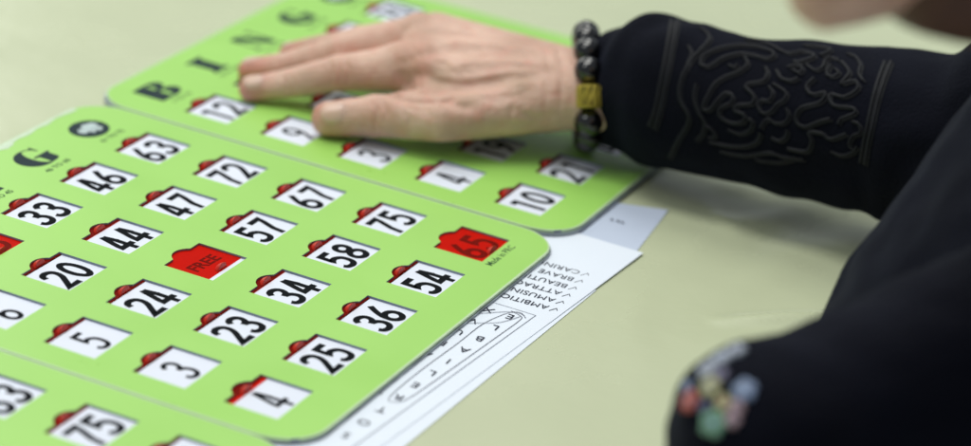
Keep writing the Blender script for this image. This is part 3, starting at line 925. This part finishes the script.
for pts in ([(560, 130), (545, 165), (570, 175), (590, 160), (575, 145)], [(420, 150), (445, 160), (455, 140), (435, 132), (400, 140)],
            [(330, 210), (345, 235), (330, 262), (300, 262), (290, 285), (310, 310), (340, 300), (360, 275), (385, 262), (395, 235), (370, 215), (345, 200)],
            [(395, 290), (405, 320), (385, 345), (350, 345), (330, 330), (310, 345), (300, 365)], [(640, 340), (665, 350), (670, 380), (640, 395), (630, 425), (650, 450)],
            [(180, 130), (200, 140), (215, 128)], [(60, 200), (52, 250), (66, 300), (90, 340), (85, 380), (60, 410)], [(30, 60), (42, 90), (30, 120), (22, 150)],
            [(180, 370), (220, 385), (260, 370), (270, 340), (255, 330)], [(90, 350), (120, 370), (130, 395), (105, 400)],
            [(470, 130), (500, 150), (530, 140), (540, 115), (560, 105), (590, 112)], [(620, 90), (650, 100), (670, 130), (665, 165), (680, 190)],
            [(560, 450), (600, 465), (640, 455), (660, 430)], [(430, 470), (400, 485), (350, 490), (280, 480)]):
    braid(A(pts), 0.0008)
# bright embroidered flowers on the left cuff
def col_mat(n_, c): return mat(n_, lin(*c), 0.6, var=0.2, vscale=300, bump=0.4, bscale=800)
EM = {k: col_mat('thread_' + k, c) for k, c in dict(white=(190, 198, 212), lilac=(150, 146, 172), yellow=(190, 188, 146), coral=(190, 104, 96), blue=(140, 158, 192), green=(122, 168, 142), pink=(184, 158, 166), navy=(62, 68, 100)).items()}
def flower(x, y, rpx, c, c2, petals=5):
    loc, n_ = hit(x, y)
    if loc is None: return
    r = rpx * depth(loc) / FPX
    s = n_.cross(up).normalized(); t_ = s.cross(n_)
    bm = bmesh.new()
    for k in range(petals + 1):
        if k < petals:
            a = 2 * math.pi * k / petals + x
            cpos = loc + (s * math.cos(a) + t_ * math.sin(a)) * r * 0.56; rr = r * 0.46; mi = 0
        else: cpos = loc + n_ * 0.0006; rr = r * 0.30; mi = 1
        q = bmesh.ops.create_uvsphere(bm, u_segments=14, v_segments=8, radius=1)
        for v in q['verts']:
            w = v.co.copy()
            v.co = cpos + s * w.x * rr + t_ * w.y * rr + n_ * (w.z * 0.0016 + 0.0006)
        for f in {f for v in q['verts'] for f in v.link_faces}: f.material_index = mi; f.smooth = True
    from_bm('embroidered_flower', bm, [EM[c], EM[c2]], jacket)
for a in ((737, 352, 10, 'white', 'lilac'), (722, 360, 11, 'white', 'blue'), (708, 371, 11, 'white', 'lilac'), (722, 376, 8, 'lilac', 'navy'),
          (711, 388, 12, 'yellow', 'white'), (691, 402, 12, 'coral', 'pink'), (689, 388, 7, 'blue', 'white'), (706, 408, 9, 'navy', 'lilac'),
          (724, 404, 10, 'yellow', 'coral'), (745, 391, 13, 'blue', 'white'), (737, 408, 9, 'pink', 'lilac'), (714, 424, 15, 'green', 'blue'),
          (733, 420, 9, 'pink', 'lilac')):
    flower(*a)

# ------------------------------------------------------------------ bracelet
ax = (ELB - WR).normalized()
BC = WR + ax * .0058
s_ = lat - ax * lat.dot(ax); s_.normalize(); u_ = s_.cross(ax).normalized()
if u_.z < 0: u_ = -u_
BC = pd(586.5, 84, depth(WR) + .001)
ax = right_v.copy(); s_ = Vector((fwd.x, fwd.y, 0)); s_ -= ax * s_.dot(ax); s_.normalize(); u_ = s_.cross(ax).normalized()
if u_.z < 0: u_ = -u_
br = empty('bead_bracelet', BC)
tag(br, 'stretch bracelet of glossy black beads with one brass bead round the wrist', 'bracelet')
NB_ = 14; RA, RB = .0350, .0235
# equal arc spacing round the oval
sam = []
for i in range(721):
    a = math.radians(i / 2); sam.append((RA * math.cos(a), RB * math.sin(a)))
Ls = [0]
for i in range(720): Ls.append(Ls[-1] + math.hypot(sam[i + 1][0] - sam[i][0], sam[i + 1][1] - sam[i][1]))
tot = Ls[-1]
# the brass bead faces the camera side
def at_len(l):
    l %= tot
    for i in range(720):
        if Ls[i + 1] >= l: return i
    return 719
cam_local = 0.5 * tot + 0.0035   # -lat side, just below the middle
bead_r = tot / NB_ / 2 * 1.04
for k in range(NB_):
    i = at_len(cam_local + tot * k / NB_ - 0.0108)
    off = s_ * sam[i][0] + u_ * sam[i][1] - u_ * .0012
    tang = (s_ * (sam[(i + 1) % 720][0] - sam[i][0]) + u_ * (sam[(i + 1) % 720][1] - sam[i][1])).normalized()
    if k == 0:
        nrm = ax.cross(tang).normalized()
        if nrm.dot(off) < 0: nrm = -nrm
        bm = bmesh.new()
        # squat engraved barrel along the cord
        prev = None; n = 28
        for t_, rr in ((-1, .62), (-.97, .82), (-.80, .84), (-.78, .76), (.78, .76), (.80, .84), (.97, .82), (1, .62)):
            ring = [bm.verts.new(off + tang * t_ * bead_r * .80 + (ax * math.cos(2 * math.pi * q / n) + nrm * math.sin(2 * math.pi * q / n)) * rr * bead_r) for q in range(n)]
            if prev:
                for q in range(n): bm.faces.new((prev[q], prev[(q + 1) % n], ring[(q + 1) % n], ring[q]))
            else: bm.faces.new(ring)
            prev = ring
        bm.faces.new(prev)
        bmesh.ops.recalc_face_normals(bm, faces=bm.faces[:])
        # raised strokes of the engraving round the barrel
        for q in range(9):
            th = 2 * math.pi * q / 9
            d = ax * math.cos(th) + nrm * math.sin(th); e = tang.cross(d).normalized()
            for (x0, y0, x1, y1) in ((-.6, -.22, .6, -.22), (-.6, -.22, .6, .12), (-.6, .12, .6, .12)):
                a0 = off + d * bead_r * .76 + tang * x0 * bead_r + e * y0 * bead_r
                a1 = off + d * bead_r * .76 + tang * x1 * bead_r + e * y1 * bead_r
                hull(bm, [(a0, .0007), (a1, .0007)], 1)
        bm.normal_update()
        for f in bm.faces:
            c = f.calc_center_median() - off
            rad = (c - tang * c.dot(tang)).length
            if abs(c.dot(tang)) < bead_r * .66 and rad < bead_r * .775: f.material_index = 1
        o = from_bm('metal_bead', bm, [M['brass'], M['brassdark']], br)
        o['label'] = 'square brass bead with engraved strokes'
    else:
        bm = bmesh.new(); bmesh.ops.create_uvsphere(bm, u_segments=32, v_segments=20, radius=bead_r)
        o = from_bm('bead', bm, M['bead'], br, True); o.location = off
bm = bmesh.new()
pts = [s_ * sam[i][0] + u_ * sam[i][1] - u_ * .0012 for i in range(0, 720, 12)]
for i in range(len(pts)): hull(bm, [(pts[i], .0006), (pts[(i + 1) % len(pts)], .0006)], 1)
from_bm('cord', bm, M['cord'], br, True)
